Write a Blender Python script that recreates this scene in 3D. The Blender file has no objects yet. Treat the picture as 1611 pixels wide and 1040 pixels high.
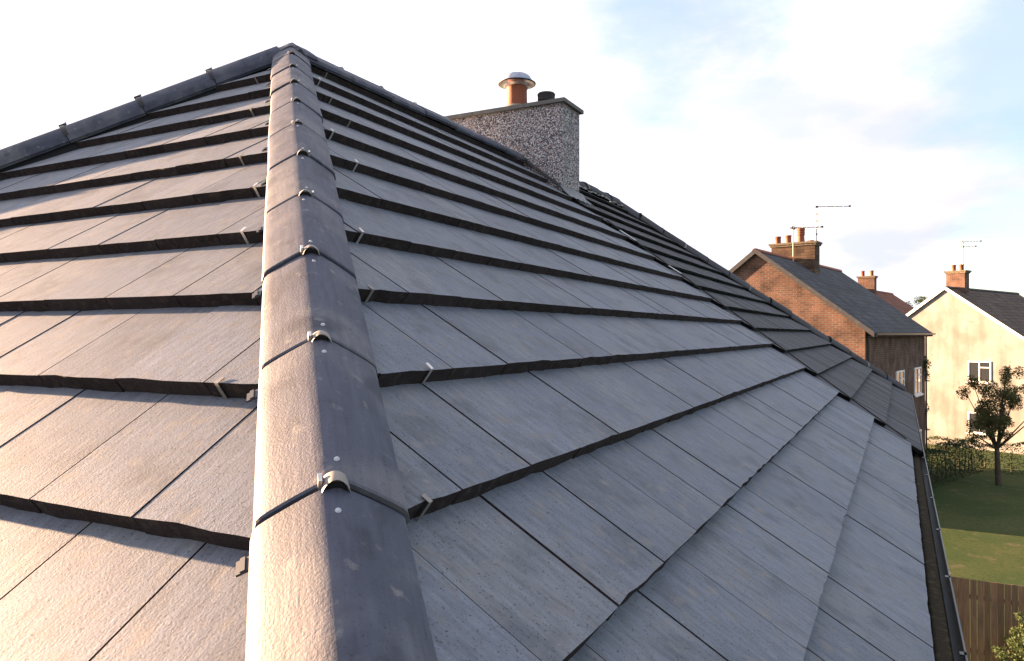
import bpy, math, random
from math import sin, cos, tan, radians, pi, atan2, sqrt
from mathutils import Vector, Matrix

# ------------------------------------------------------------------ camera, sky, sun, exposure
S = bpy.context.scene
C = S.collection
CZ = 6.1                                  # camera height above the ground
YAW = 0.4802                              # ridge direction, clockwise from +Y
PITCH = 0.6511                            # roof pitch
ct, st = cos(PITCH), sin(PITCH)
dR = Vector((sin(YAW), cos(YAW), 0)); dE = Vector((-cos(YAW), sin(YAW), 0)); UP = Vector((0, 0, 1))
APEX = Vector((-1.415, 4.75, CZ + 1.7993))

cam = bpy.data.cameras.new('camera'); co = bpy.data.objects.new('camera', cam); C.objects.link(co)
cam.sensor_width = 36; cam.lens = 26.15; cam.clip_start = 0.05; cam.clip_end = 4000
co.location = (0, 0, CZ); co.rotation_euler = (radians(90.245), 0, 0)
S.camera = co

nL = -dR * st + UP * ct
uL = -dR * ct - UP * st
SUN = (0.088 * nL + dE * 0.99 - 0.074 * uL).normalized()
sun_el = math.asin(SUN.z); sun_az = atan2(SUN.x, SUN.y)      # clockwise from +Y

W = bpy.data.worlds.new('World'); S.world = W; W.use_nodes = True
nt = W.node_tree; nt.nodes.clear()
def N(nt, typ, **kw):
    n = nt.nodes.new(typ)
    for k, v in kw.items():
        if k.startswith('i_'): n.inputs[int(k[2:])].default_value = v
        else: setattr(n, k, v)
    return n
def LK(nt, a, b): nt.links.new(a, b)
sky = N(nt, 'ShaderNodeTexSky', sky_type='NISHITA', sun_disc=False)
sky.sun_elevation = sun_el; sky.sun_rotation = sun_az
sky.altitude = 50; sky.air_density = 1.0; sky.dust_density = 0.15; sky.ozone_density = 2.0
tc = N(nt, 'ShaderNodeTexCoord')
sep = N(nt, 'ShaderNodeSeparateXYZ'); LK(nt, tc.outputs['Generated'], sep.inputs[0])
SEED = 1.6
# project the view direction on a cloud deck so that clouds flatten towards the horizon
zz = N(nt, 'ShaderNodeMath', operation='MAXIMUM', i_1=0.0); LK(nt, sep.outputs[2], zz.inputs[0])
za = N(nt, 'ShaderNodeMath', operation='ADD', i_1=0.22); LK(nt, zz.outputs[0], za.inputs[0])
dx = N(nt, 'ShaderNodeMath', operation='DIVIDE'); LK(nt, sep.outputs[0], dx.inputs[0]); LK(nt, za.outputs[0], dx.inputs[1])
dy = N(nt, 'ShaderNodeMath', operation='DIVIDE'); LK(nt, sep.outputs[1], dy.inputs[0]); LK(nt, za.outputs[0], dy.inputs[1])
cb = N(nt, 'ShaderNodeCombineXYZ', i_2=SEED); LK(nt, dx.outputs[0], cb.inputs[0]); LK(nt, dy.outputs[0], cb.inputs[1])
n1 = N(nt, 'ShaderNodeTexNoise'); n1.inputs['Scale'].default_value = 0.62; n1.inputs['Detail'].default_value = 9; n1.inputs['Roughness'].default_value = 0.62; n1.inputs['Distortion'].default_value = 0.25
LK(nt, cb.outputs[0], n1.inputs['Vector'])
# the overcast thickens towards the sun, it breaks up away from it
vd = N(nt, 'ShaderNodeVectorMath', operation='DOT_PRODUCT'); LK(nt, tc.outputs['Generated'], vd.inputs[0]); vd.inputs[1].default_value = (-0.93, 0.36, 0.0)
ma = N(nt, 'ShaderNodeMath', operation='MULTIPLY_ADD', i_1=0.55, i_2=0.27); LK(nt, vd.outputs['Value'], ma.inputs[0])
ad = N(nt, 'ShaderNodeMath', operation='ADD'); nm = N(nt, 'ShaderNodeMath', operation='MULTIPLY_ADD', i_1=2.1, i_2=-0.55); LK(nt, n1.outputs['Fac'], nm.inputs[0]); LK(nt, nm.outputs[0], ad.inputs[0]); LK(nt, ma.outputs[0], ad.inputs[1])
# thin veil low in the sky
hz = N(nt, 'ShaderNodeMapRange'); hz.inputs[1].default_value = 0.0; hz.inputs[2].default_value = 0.34; hz.inputs[3].default_value = 0.26; hz.inputs[4].default_value = -0.02; LK(nt, sep.outputs[2], hz.inputs[0])
ad2 = N(nt, 'ShaderNodeMath', operation='ADD'); LK(nt, ad.outputs[0], ad2.inputs[0]); LK(nt, hz.outputs[0], ad2.inputs[1])
cur = ad2.outputs[0]
for (d_, c0, amt) in (((0.235, 0.905, 0.34), 0.978, 0.34), ((0.60, 0.80, 0.20), 0.965, 0.40), ((0.12, 0.93, 0.30), 0.988, 0.16)):   # the two clear patches away from the sun
    l_ = N(nt, 'ShaderNodeVectorMath', operation='DOT_PRODUCT'); LK(nt, tc.outputs['Generated'], l_.inputs[0]); l_.inputs[1].default_value = Vector(d_).normalized()
    r_ = N(nt, 'ShaderNodeMapRange', interpolation_type='SMOOTHSTEP'); r_.inputs[1].default_value = c0; r_.inputs[2].default_value = 1.0; r_.inputs[3].default_value = 0.0; r_.inputs[4].default_value = amt; LK(nt, l_.outputs['Value'], r_.inputs[0])
    s_ = N(nt, 'ShaderNodeMath', operation='SUBTRACT'); LK(nt, cur, s_.inputs[0]); LK(nt, r_.outputs[0], s_.inputs[1]); cur = s_.outputs[0]
mk = N(nt, 'ShaderNodeMapRange', interpolation_type='SMOOTHSTEP'); mk.inputs[1].default_value = 0.40; mk.inputs[2].default_value = 0.72; mk.inputs[3].default_value = 0.46; mk.inputs[4].default_value = 1.0; LK(nt, cur, mk.inputs[0])
# cloud body: white, with faint grey and pink undersides
n2 = N(nt, 'ShaderNodeTexNoise'); n2.inputs['Scale'].default_value = 1.9; n2.inputs['Detail'].default_value = 7; LK(nt, cb.outputs[0], n2.inputs['Vector'])
cr = N(nt, 'ShaderNodeValToRGB'); LK(nt, n2.outputs['Fac'], cr.inputs[0])
cr.color_ramp.elements[0].position = 0.36; cr.color_ramp.elements[0].color = (0.76, 0.78, 0.88, 1)
cr.color_ramp.elements[1].position = 0.60; cr.color_ramp.elements[1].color = (1.0, 0.99, 1.0, 1)
e = cr.color_ramp.elements.new(0.46); e.color = (0.93, 0.87, 0.88, 1)
cs = N(nt, 'ShaderNodeMix', data_type='RGBA', blend_type='MULTIPLY'); cs.inputs[0].default_value = 1.0
LK(nt, cr.outputs[0], cs.inputs[6]); cs.inputs[7].default_value = (2.26, 2.30, 2.48, 1)
gl = N(nt, 'ShaderNodeMapRange'); gl.inputs[1].default_value = -0.25; gl.inputs[2].default_value = 0.45; gl.inputs[3].default_value = 0.97; gl.inputs[4].default_value = 1.30; LK(nt, vd.outputs['Value'], gl.inputs[0])
cs2 = N(nt, 'ShaderNodeMix', data_type='RGBA', blend_type='MULTIPLY'); cs2.inputs[0].default_value = 1.0; LK(nt, cs.outputs[2], cs2.inputs[6]); LK(nt, gl.outputs[0], cs2.inputs[7]); cs = cs2
sk = N(nt, 'ShaderNodeMix', data_type='RGBA', blend_type='MULTIPLY'); sk.inputs[0].default_value = 1.0
LK(nt, sky.outputs[0], sk.inputs[6]); sk.inputs[7].default_value = (1.0, 1.0, 1.0, 1)
mx = N(nt, 'ShaderNodeMix', data_type='RGBA'); LK(nt, mk.outputs[0], mx.inputs[0]); LK(nt, sk.outputs[2], mx.inputs[6]); LK(nt, cs.outputs[2], mx.inputs[7])
bg = N(nt, 'ShaderNodeBackground', i_1=0.05); LK(nt, mx.outputs[2], bg.inputs[0])
wo = N(nt, 'ShaderNodeOutputWorld'); LK(nt, bg.outputs[0], wo.inputs[0])

sl = bpy.data.lights.new('sun', 'SUN'); sl.energy = 5.0; sl.angle = radians(0.53); sl.color = (1.0, 0.63, 0.37)
so = bpy.data.objects.new('sun', sl); C.objects.link(so); so.rotation_euler = SUN.to_track_quat('Z', 'Y').to_euler()

S.view_settings.view_transform = 'Standard'; S.view_settings.look = 'None'
S.view_settings.gamma = 1; S.view_settings.use_curve_mapping = False
S.view_settings.exposure = 3.3

# ------------------------------------------------------------------ helpers
rnd = random.Random(7)
def obj(name, me, parent=None, loc=(0, 0, 0), mat=None):
    o = bpy.data.objects.new(name, me); C.objects.link(o)
    if parent is not None: o.parent = parent
    o.location = loc
    if mat is not None and me is not None and not me.materials: me.materials.append(mat)
    return o
def empty(name, loc, rz=0, label=None, cat=None, group=None):
    o = bpy.data.objects.new(name, None); C.objects.link(o); o.location = loc; o.rotation_euler = (0, 0, rz)
    o.empty_display_size = 0.1
    tag(o, label, cat, group); return o
def tag(o, label=None, cat=None, group=None, kind=None):
    if label: o['label'] = label
    if cat: o['category'] = cat
    if group: o['group'] = group
    if kind: o['kind'] = kind
    return o
class MB:
    """collects polygons for one mesh"""
    def __init__(s): s.v = []; s.f = []; s.m = []; s.sm = []
    def add(s, vs, fs, mi=0, smooth=False):
        b = len(s.v); s.v += [tuple(v) for v in vs]
        for f in fs: s.f.append([b + i for i in f]); s.m.append(mi); s.sm.append(smooth)
    def box(s, x0, x1, y0, y1, z0, z1, mi=0, M=None):
        vs = [Vector((x, y, z)) for z in (z0, z1) for y in (y0, y1) for x in (x0, x1)]
        if M is not None: vs = [M @ v for v in vs]
        s.add(vs, [(0, 2, 3, 1), (4, 5, 7, 6), (0, 1, 5, 4), (2, 6, 7, 3), (0, 4, 6, 2), (1, 3, 7, 5)], mi)
    def lathe(s, prof, n=24, c=(0, 0, 0), mi=0, smooth=True):
        vs = []; fs = []
        for (r, z) in prof:
            for i in range(n):
                a = 2 * pi * i / n; vs.append((c[0] + r * cos(a), c[1] + r * sin(a), c[2] + z))
        for j in range(len(prof) - 1):
            for i in range(n):
                fs.append((j * n + i, j * n + (i + 1) % n, (j + 1) * n + (i + 1) % n, (j + 1) * n + i))
        s.add(vs, fs, mi, smooth)
    def tube(s, p, q, r, r2=None, n=8, mi=0, caps=True):
        p = Vector(p); q = Vector(q); r2 = r if r2 is None else r2
        d = (q - p).normalized(); a = d.orthogonal().normalized(); b = d.cross(a)
        vs = [p + (a * cos(2 * pi * i / n) + b * sin(2 * pi * i / n)) * r for i in range(n)] + [q + (a * cos(2 * pi * i / n) + b * sin(2 * pi * i / n)) * r2 for i in range(n)]
        fs = [(i, (i + 1) % n, n + (i + 1) % n, n + i) for i in range(n)]
        s.add(vs, fs, mi, True)
        if caps: s.add(vs, [tuple(range(n - 1, -1, -1)), tuple(range(n, 2 * n))], mi)
    def sweep(s, prof, p, q, side, up, mi=0, smooth=True, closed=True):
        """prof: list of (a,b) in side/up; swept straight from p to q"""
        p = Vector(p); q = Vector(q); n = len(prof)
        vs = [p + side * a + up * b for a, b in prof] + [q + side * a + up * b for a, b in prof]
        m = n if closed else n - 1
        s.add(vs, [(i, (i + 1) % n, n + (i + 1) % n, n + i) for i in range(m)], mi, smooth)
        if closed: s.add(vs, [tuple(range(n - 1, -1, -1)), tuple(range(n, 2 * n))], mi)
    def mesh(s, name, mats, sharp=None):
        me = bpy.data.meshes.new(name); me.from_pydata(s.v, [], s.f)
        for m in (mats if isinstance(mats, (list, tuple)) else [mats]): me.materials.append(m)
        me.polygons.foreach_set('material_index', s.m); me.polygons.foreach_set('use_smooth', s.sm); me.update()
        if sharp: me.set_sharp_from_angle(angle=radians(sharp))
        return me
    def build(s, name, mats, parent=None, loc=(0, 0, 0)): return obj(name, s.mesh(name, mats), parent, loc)

# ------------------------------------------------------------------ materials
def mat(name, base, rough=0.8, spec=0.3, metal=0.0, vary=0.0, noise=None, bump=None, streak=None, cells=None):
    """base colour with object variation, blotches (noise), stretched grain (streak), relief (bump)"""
    m = bpy.data.materials.new(name); m.use_nodes = True; t = m.node_tree; b = t.nodes['Principled BSDF']
    b.inputs['Roughness'].default_value = rough; b.inputs['Specular IOR Level'].default_value = spec; b.inputs['Metallic'].default_value = metal
    cord = N(t, 'ShaderNodeTexCoord'); oi = N(t, 'ShaderNodeObjectInfo')
    sc = N(t, 'ShaderNodeMath', operation='MULTIPLY', i_1=37.0); LK(t, oi.outputs['Random'], sc.inputs[0])
    va = N(t, 'ShaderNodeVectorMath', operation='ADD'); LK(t, cord.outputs['Object'], va.inputs[0]); LK(t, sc.outputs[0], va.inputs[1])
    col = None
    rgb = N(t, 'ShaderNodeRGB'); rgb.outputs[0].default_value = (*base, 1); col = rgb.outputs[0]
    def mul(col, fac):
        x = N(t, 'ShaderNodeMix', data_type='RGBA', blend_type='MULTIPLY'); x.inputs[0].default_value = 1.0
        LK(t, col, x.inputs[6]); LK(t, fac, x.inputs[7]); return x.outputs[2]
    if vary:
        r = N(t, 'ShaderNodeMapRange'); r.inputs[3].default_value = 1 - vary; r.inputs[4].default_value = 1 + vary; LK(t, oi.outputs['Random'], r.inputs[0]); col = mul(col, r.outputs[0])
    for spc in (noise or []):
        scale, c2, lo, hi, det = spc
        nz = N(t, 'ShaderNodeTexNoise'); nz.inputs['Scale'].default_value = scale; nz.inputs['Detail'].default_value = det; LK(t, va.outputs[0], nz.inputs['Vector'])
        r = N(t, 'ShaderNodeMapRange', interpolation_type='SMOOTHSTEP'); r.inputs[1].default_value = lo; r.inputs[2].default_value = hi; LK(t, nz.outputs['Fac'], r.inputs[0])
        x = N(t, 'ShaderNodeMix', data_type='RGBA'); LK(t, r.outputs[0], x.inputs[0]); LK(t, col, x.inputs[6]); x.inputs[7].default_value = (*c2, 1); col = x.outputs[2]
    hgt = None
    if streak:
        (sx, sy, sz), amt = streak
        mp = N(t, 'ShaderNodeMapping'); mp.inputs['Scale'].default_value = (sx, sy, sz); LK(t, va.outputs[0], mp.inputs[0])
        nz = N(t, 'ShaderNodeTexNoise'); nz.inputs['Scale'].default_value = 1.0; nz.inputs['Detail'].default_value = 6; nz.inputs['Roughness'].default_value = 0.65; LK(t, mp.outputs[0], nz.inputs['Vector'])
        r = N(t, 'ShaderNodeMapRange'); r.inputs[1].default_value = 0.28; r.inputs[2].default_value = 0.72; r.inputs[3].default_value = 1 - amt; r.inputs[4].default_value = 1 + amt; LK(t, nz.outputs['Fac'], r.inputs[0]); col = mul(col, r.outputs[0]); hgt = nz.outputs['Fac']
    if bump:
        sc_, dist = bump
        nz = N(t, 'ShaderNodeTexNoise'); nz.inputs['Scale'].default_value = sc_; nz.inputs['Detail'].default_value = 5; nz.inputs['Roughness'].default_value = 0.6; LK(t, va.outputs[0], nz.inputs['Vector'])
        bp = N(t, 'ShaderNodeBump'); bp.inputs['Distance'].default_value = dist; bp.inputs['Strength'].default_value = 1.0; LK(t, nz.outputs['Fac'], bp.inputs['Height'])
        if hgt is not None:
            b2 = N(t, 'ShaderNodeBump'); b2.inputs['Distance'].default_value = dist * 0.7; LK(t, hgt, b2.inputs['Height']); LK(t, bp.outputs[0], b2.inputs['Normal']); bp = b2
        LK(t, bp.outputs[0], b.inputs['Normal'])
    LK(t, col, b.inputs['Base Color'])
    return m

M = {}
M['tile'] = mat('new_concrete_tile', (0.142, 0.156, 0.188), 0.66, 0.25, vary=0.13,
                noise=[(2.2, (0.165, 0.172, 0.19), 0.45, 0.70, 6), (7.0, (0.105, 0.112, 0.13), 0.50, 0.72, 7), (210.0, (0.045, 0.045, 0.05), 0.58, 0.72, 3), (22.0, (0.17, 0.165, 0.165), 0.52, 0.74, 6), (150.0, (0.25, 0.245, 0.24), 0.68, 0.80, 2)],
                streak=((80.0, 12.0, 60.0), 0.26), bump=(220.0, 0.0006))
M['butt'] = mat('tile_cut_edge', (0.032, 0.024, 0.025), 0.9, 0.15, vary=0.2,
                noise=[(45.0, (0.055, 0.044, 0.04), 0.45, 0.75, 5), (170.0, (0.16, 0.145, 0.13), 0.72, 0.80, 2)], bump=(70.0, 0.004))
M['hip'] = mat('smooth_hip_tile', (0.070, 0.075, 0.102), 0.60, 0.15, vary=0.10,
               noise=[(4.0, (0.125, 0.125, 0.14), 0.46, 0.66, 7), (9.0, (0.052, 0.056, 0.075), 0.50, 0.68, 7), (26.0, (0.165, 0.16, 0.165), 0.60, 0.76, 6), (190.0, (0.05, 0.05, 0.055), 0.62, 0.75, 2)],
               streak=((70.0, 8.0, 30.0), 0.20), bump=(210.0, 0.0009))
M['union'] = mat('black_plastic', (0.012, 0.012, 0.014), 0.5, 0.4)
M['tab'] = mat('grey_plastic_tab', (0.045, 0.05, 0.065), 0.5, 0.4)
M['steel'] = mat('bright_steel', (0.62, 0.60, 0.57), 0.32, 0.5, metal=0.85, noise=[(60, (0.45, 0.43, 0.40), 0.5, 0.7, 3)])
M['galv'] = mat('galvanised_clip', (0.24, 0.22, 0.20), 0.55, 0.4, metal=0.4)
M['screw'] = mat('screw_cap', (0.42, 0.43, 0.46), 0.4, 0.5)
M['deck'] = mat('roofing_felt', (0.02, 0.02, 0.022), 0.95)
M['old_tile'] = mat('weathered_dark_tile', (0.070, 0.070, 0.077), 0.85, 0.2, vary=0.22,
                    noise=[(6.0, (0.085, 0.085, 0.08), 0.5, 0.75, 6), (55.0, (0.13, 0.13, 0.11), 0.66, 0.76, 3)], bump=(90.0, 0.002))
M['old_butt'] = mat('weathered_tile_edge', (0.012, 0.012, 0.012), 0.95, 0.1, vary=0.2, noise=[(60, (0.05, 0.05, 0.045), 0.62, 0.75, 3)], bump=(70.0, 0.004))
M['mortar'] = mat('lime_mortar', (0.26, 0.25, 0.23), 0.95, 0.1, noise=[(30, (0.12, 0.12, 0.11), 0.45, 0.7, 5)], bump=(60, 0.004))
M['lead'] = mat('lead_flashing', (0.11, 0.115, 0.125), 0.5, 0.5, metal=0.3, noise=[(14, (0.19, 0.19, 0.19), 0.5, 0.7, 5)], bump=(18, 0.004))
M['white_lead'] = mat('white_undercloak_strip', (0.62, 0.62, 0.62), 0.7, noise=[(20, (0.4, 0.4, 0.4), 0.5, 0.7, 3)])
M['coping'] = mat('dark_coping_stone', (0.135, 0.13, 0.125), 0.85, 0.2, vary=0.08, noise=[(12, (0.16, 0.155, 0.14), 0.45, 0.7, 6), (80, (0.06, 0.06, 0.055), 0.6, 0.75, 3)], bump=(60, 0.0015))
M['terracotta'] = mat('terracotta', (0.27, 0.085, 0.042), 0.72, 0.3, vary=0.12, noise=[(9, (0.19, 0.065, 0.035), 0.45, 0.7, 5), (70, (0.34, 0.14, 0.08), 0.62, 0.8, 3)], bump=(50, 0.001))
M['pot_base'] = mat('mortar_flaunching', (0.30, 0.26, 0.22), 0.95, 0.1, noise=[(40, (0.2, 0.17, 0.15), 0.45, 0.7, 4)], bump=(50, 0.003))
M['alu'] = mat('brushed_aluminium', (0.66, 0.67, 0.70), 0.33, 0.5, metal=0.9, noise=[(25, (0.52, 0.52, 0.55), 0.5, 0.7, 3)])
M['alu_dull'] = mat('dull_aluminium', (0.36, 0.39, 0.47), 0.5, 0.5, metal=0.5, noise=[(25, (0.30, 0.32, 0.38), 0.5, 0.7, 3)])
M['vent'] = mat('black_vent_cap', (0.018, 0.018, 0.02), 0.55, 0.4, noise=[(30, (0.04, 0.04, 0.04), 0.5, 0.7, 4)])
M['gutter'] = mat('black_upvc_gutter', (0.02, 0.021, 0.023), 0.35, 0.5, noise=[(7, (0.05, 0.048, 0.042), 0.55, 0.75, 5)])
M['silt'] = mat('gutter_silt', (0.05, 0.042, 0.03), 0.95, 0.1, noise=[(25, (0.09, 0.08, 0.05), 0.5, 0.7, 5)], bump=(60, 0.004))
M['white'] = mat('white_upvc', (0.75, 0.75, 0.74), 0.4, 0.4, noise=[(3, (0.6, 0.6, 0.57), 0.5, 0.8, 4)])
M['render'] = mat('cream_render', (0.25, 0.24, 0.225), 0.95, 0.1, vary=0.12, noise=[(0.7, (0.17, 0.16, 0.145), 0.42, 0.72, 8), (5.0, (0.19, 0.18, 0.165), 0.55, 0.75, 6)], streak=((2.5, 2.5, .35), .22), bump=(40, 0.003))
M['glass'] = mat('window_glass', (0.03, 0.035, 0.04), 0.06, 0.6, vary=0.3)
M['wood'] = mat('fence_timber', (0.19, 0.125, 0.075), 0.85, 0.2, vary=0.22, noise=[(2, (0.14, 0.10, 0.07), 0.4, 0.7, 4)], streak=((40, 40, 3), 0.3))
M['bark'] = mat('tree_bark', (0.07, 0.055, 0.042), 0.95, 0.1, noise=[(9, (0.11, 0.09, 0.07), 0.45, 0.7, 5)], bump=(30, 0.02))
M['road'] = mat('asphalt', (0.052, 0.052, 0.054), 0.9, 0.2, noise=[(0.8, (0.075, 0.073, 0.07), 0.45, 0.75, 6), (120, (0.10, 0.10, 0.10), 0.6, 0.75, 2)], bump=(150, 0.003))
M['paving'] = mat('concrete_slab', (0.30, 0.285, 0.26), 0.9, 0.2, vary=0.14, noise=[(3, (0.2, 0.19, 0.17), 0.5, 0.75, 6)], bump=(70, 0.002))
M['steel_mast'] = mat('aerial_metal', (0.42, 0.36, 0.30), 0.5, 0.5, metal=0.5)
M['aerial_dark'] = mat('aerial_plastic', (0.04, 0.04, 0.045), 0.5, 0.4)
M['grass'] = mat('lawn', (0.045, 0.07, 0.022), 0.95, 0.1, noise=[(0.35, (0.075, 0.085, 0.03), 0.4, 0.65, 8), (1.6, (0.11, 0.10, 0.055), 0.56, 0.72, 8), (14, (0.03, 0.05, 0.014), 0.50, 0.7, 5)], bump=(60, 0.03))

def brick_mat(name, c1, c2, mort, scale=1.0, rough=0.9, wide=0.215, high=0.075, jt=0.01, axis='wall', spread=0.35):
    m = bpy.data.materials.new(name); m.use_nodes = True; t = m.node_tree; b = t.nodes['Principled BSDF']
    b.inputs['Roughness'].default_value = rough; b.inputs['Specular IOR Level'].default_value = 0.2
    cord = N(t, 'ShaderNodeTexCoord'); sp = N(t, 'ShaderNodeSeparateXYZ'); LK(t, cord.outputs['Object'], sp.inputs[0])
    cbn = N(t, 'ShaderNodeCombineXYZ')
    if axis == 'wall':                       # u = x + y, v = z
        a = N(t, 'ShaderNodeMath', operation='ADD'); LK(t, sp.outputs[0], a.inputs[0]); LK(t, sp.outputs[1], a.inputs[1]); LK(t, a.outputs[0], cbn.inputs[0]); LK(t, sp.outputs[2], cbn.inputs[1])
    else:                                    # roof slopes: u = x, v = z / sin(pitch)
        LK(t, sp.outputs[0], cbn.inputs[0]); a = N(t, 'ShaderNodeMath', operation='MULTIPLY', i_1=1 / st); LK(t, sp.outputs[2], a.inputs[0]); LK(t, a.outputs[0], cbn.inputs[1])
    br = N(t, 'ShaderNodeTexBrick'); LK(t, cbn.outputs[0], br.inputs['Vector'])
    br.inputs['Color1'].default_value = (*c1, 1); br.inputs['Color2'].default_value = (*c2, 1); br.inputs['Mortar'].default_value = (*mort, 1)
    br.inputs['Scale'].default_value = 1.0; br.inputs['Mortar Size'].default_value = jt; br.inputs['Brick Width'].default_value = wide; br.inputs['Row Height'].default_value = high; br.inputs['Mortar Smooth'].default_value = 0.2
    nz = N(t, 'ShaderNodeTexNoise'); nz.inputs['Scale'].default_value = 1.7; nz.inputs['Detail'].default_value = 7; LK(t, cord.outputs['Object'], nz.inputs['Vector'])
    r = N(t, 'ShaderNodeMapRange'); r.inputs[1].default_value = 0.3; r.inputs[2].default_value = 0.7; r.inputs[3].default_value = 1 - spread; r.inputs[4].default_value = 1 + spread * .6; LK(t, nz.outputs['Fac'], r.inputs[0])
    x = N(t, 'ShaderNodeMix', data_type='RGBA', blend_type='MULTIPLY'); x.inputs[0].default_value = 1.0; LK(t, br.outputs['Color'], x.inputs[6]); LK(t, r.outputs[0], x.inputs[7]); LK(t, x.outputs[2], b.inputs['Base Color'])
    bp = N(t, 'ShaderNodeBump', invert=True); bp.inputs['Distance'].default_value = 0.012; LK(t, br.outputs['Fac'], bp.inputs['Height']); LK(t, bp.outputs[0], b.inputs['Normal'])
    return m
M['brick'] = brick_mat('red_brown_brick', (0.17, 0.080, 0.052), (0.105, 0.056, 0.042), (0.15, 0.13, 0.11), spread=.5)
M['buff'] = brick_mat('brown_sandstone_block', (0.17, 0.105, 0.062), (0.095, 0.06, 0.042), (0.09, 0.07, 0.055), wide=0.3, high=0.11, jt=.014, spread=.55)
M['roof_slate'] = brick_mat('slate_roof', (0.075, 0.078, 0.088), (0.055, 0.056, 0.062), (0.02, 0.02, 0.02), wide=0.28, high=0.26, jt=0.012, axis='roof')
M['roof_red'] = brick_mat('red_tiled_roof', (0.22, 0.085, 0.05), (0.16, 0.065, 0.045), (0.05, 0.03, 0.02), wide=0.28, high=0.28, jt=0.014, axis='roof')
M['roof_brown'] = brick_mat('brown_tiled_roof', (0.12, 0.085, 0.065), (0.09, 0.068, 0.055), (0.03, 0.02, 0.02), wide=0.3, high=0.3, jt=0.014, axis='roof')

def pebble_mat():
    m = bpy.data.materials.new('pebbledash'); m.use_nodes = True; t = m.node_tree; b = t.nodes['Principled BSDF']
    b.inputs['Roughness'].default_value = 0.8; b.inputs['Specular IOR Level'].default_value = 0.3
    cord = N(t, 'ShaderNodeTexCoord')
    v = N(t, 'ShaderNodeTexVoronoi'); v.inputs['Scale'].default_value = 86; LK(t, cord.outputs['Object'], v.inputs['Vector'])
    sp = N(t, 'ShaderNodeSeparateColor'); LK(t, v.outputs['Color'], sp.inputs[0])
    cr = N(t, 'ShaderNodeValToRGB'); cr.color_ramp.interpolation = 'CONSTANT'; LK(t, sp.outputs[0], cr.inputs[0])
    e = cr.color_ramp.elements; e[0].position = 0; e[0].color = (0.11, 0.105, 0.12, 1); e[1].position = 0.20; e[1].color = (0.36, 0.30, 0.30, 1)
    for p, c in ((0.42, (0.62, 0.59, 0.60)), (0.60, (0.22, 0.20, 0.215)), (0.74, (0.72, 0.70, 0.70)), (0.88, (0.52, 0.39, 0.36))):
        q = e.new(p); q.color = (*c, 1)
    r = N(t, 'ShaderNodeMapRange'); r.inputs[1].default_value = 0.35; r.inputs[2].default_value = 0.75; r.inputs[3].default_value = 1.0; r.inputs[4].default_value = 0.4; LK(t, v.outputs['Distance'], r.inputs[0])
    x = N(t, 'ShaderNodeMix', data_type='RGBA', blend_type='MULTIPLY'); x.inputs[0].default_value = 1.0; LK(t, cr.outputs[0], x.inputs[6]); LK(t, r.outputs[0], x.inputs[7]); LK(t, x.outputs[2], b.inputs['Base Color'])
    bp = N(t, 'ShaderNodeBump', invert=True); bp.inputs['Distance'].default_value = 0.008; LK(t, v.outputs['Distance'], bp.inputs['Height']); LK(t, bp.outputs[0], b.inputs['Normal'])
    return m
M['pebble'] = pebble_mat()
def leaf_mat(name, c1, c2):
    m = bpy.data.materials.new(name); m.use_nodes = True; t = m.node_tree; b = t.nodes['Principled BSDF']
    b.inputs['Roughness'].default_value = 0.6; b.inputs['Specular IOR Level'].default_value = 0.3
    g = N(t, 'ShaderNodeNewGeometry'); x = N(t, 'ShaderNodeMix', data_type='RGBA'); LK(t, g.outputs['Random Per Island'], x.inputs[0]); x.inputs[6].default_value = (*c1, 1); x.inputs[7].default_value = (*c2, 1)
    LK(t, x.outputs[2], b.inputs['Base Color'])
    tr = N(t, 'ShaderNodeBsdfTranslucent'); LK(t, x.outputs[2], tr.inputs[0])
    mxs = N(t, 'ShaderNodeMixShader', i_0=0.3); LK(t, b.outputs[0], mxs.inputs[1]); LK(t, tr.outputs[0], mxs.inputs[2]); LK(t, mxs.outputs[0], t.nodes['Material Output'].inputs[0])
    return m
M['leaf_a'] = leaf_mat('leaf_green', (0.035, 0.06, 0.018), (0.085, 0.11, 0.035))
M['leaf_b'] = leaf_mat('leaf_dark_green', (0.02, 0.04, 0.018), (0.05, 0.075, 0.03))
M['leaf_c'] = leaf_mat('leaf_olive', (0.07, 0.08, 0.025), (0.12, 0.11, 0.04))

# ------------------------------------------------------------------ ground
mb = MB(); mb.add([(-900, -900, 0), (900, -900, 0), (900, 1500, 0), (-900, 1500, 0)], [(0, 1, 2, 3)])
tag(mb.build('ground', M['grass']), kind='structure')
# the local frame of the near houses: x = along the ridge, y = to the far side of it
RZ = atan2(dR.y, dR.x)
LM = Matrix.Translation((APEX.x, APEX.y, 0)) @ Matrix.Rotation(RZ, 4, 'Z')
def wl(x, y, z=0): return LM @ Vector((x, y, z))

G = 0.0701 * 4.75            # gauge of the tile courses
TW = 0.288                   # tile width
TT = 0.040                   # edge thickness
NC = 14                      # courses k = 0..13
S0 = {'end': 0.0291 * 4.75, 'side': 0.0235 * 4.75}
ZA = APEX.z
SE = S0['side'] + 13 * G     # slope length down to the eave
PE = SE * ct                 # the same in plan
ZE = ZA - SE * st            # eave height

def frame(face):
    if face == 'end': return Vector((0, -1, 0)), Vector((ct, 0, st)), Vector((-st, 0, ct)), Vector((0, 1, 0))
    return Vector((1, 0, 0)), Vector((0, ct, st)), Vector((0, -st, ct)), Vector((1, 0, 0))

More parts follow.
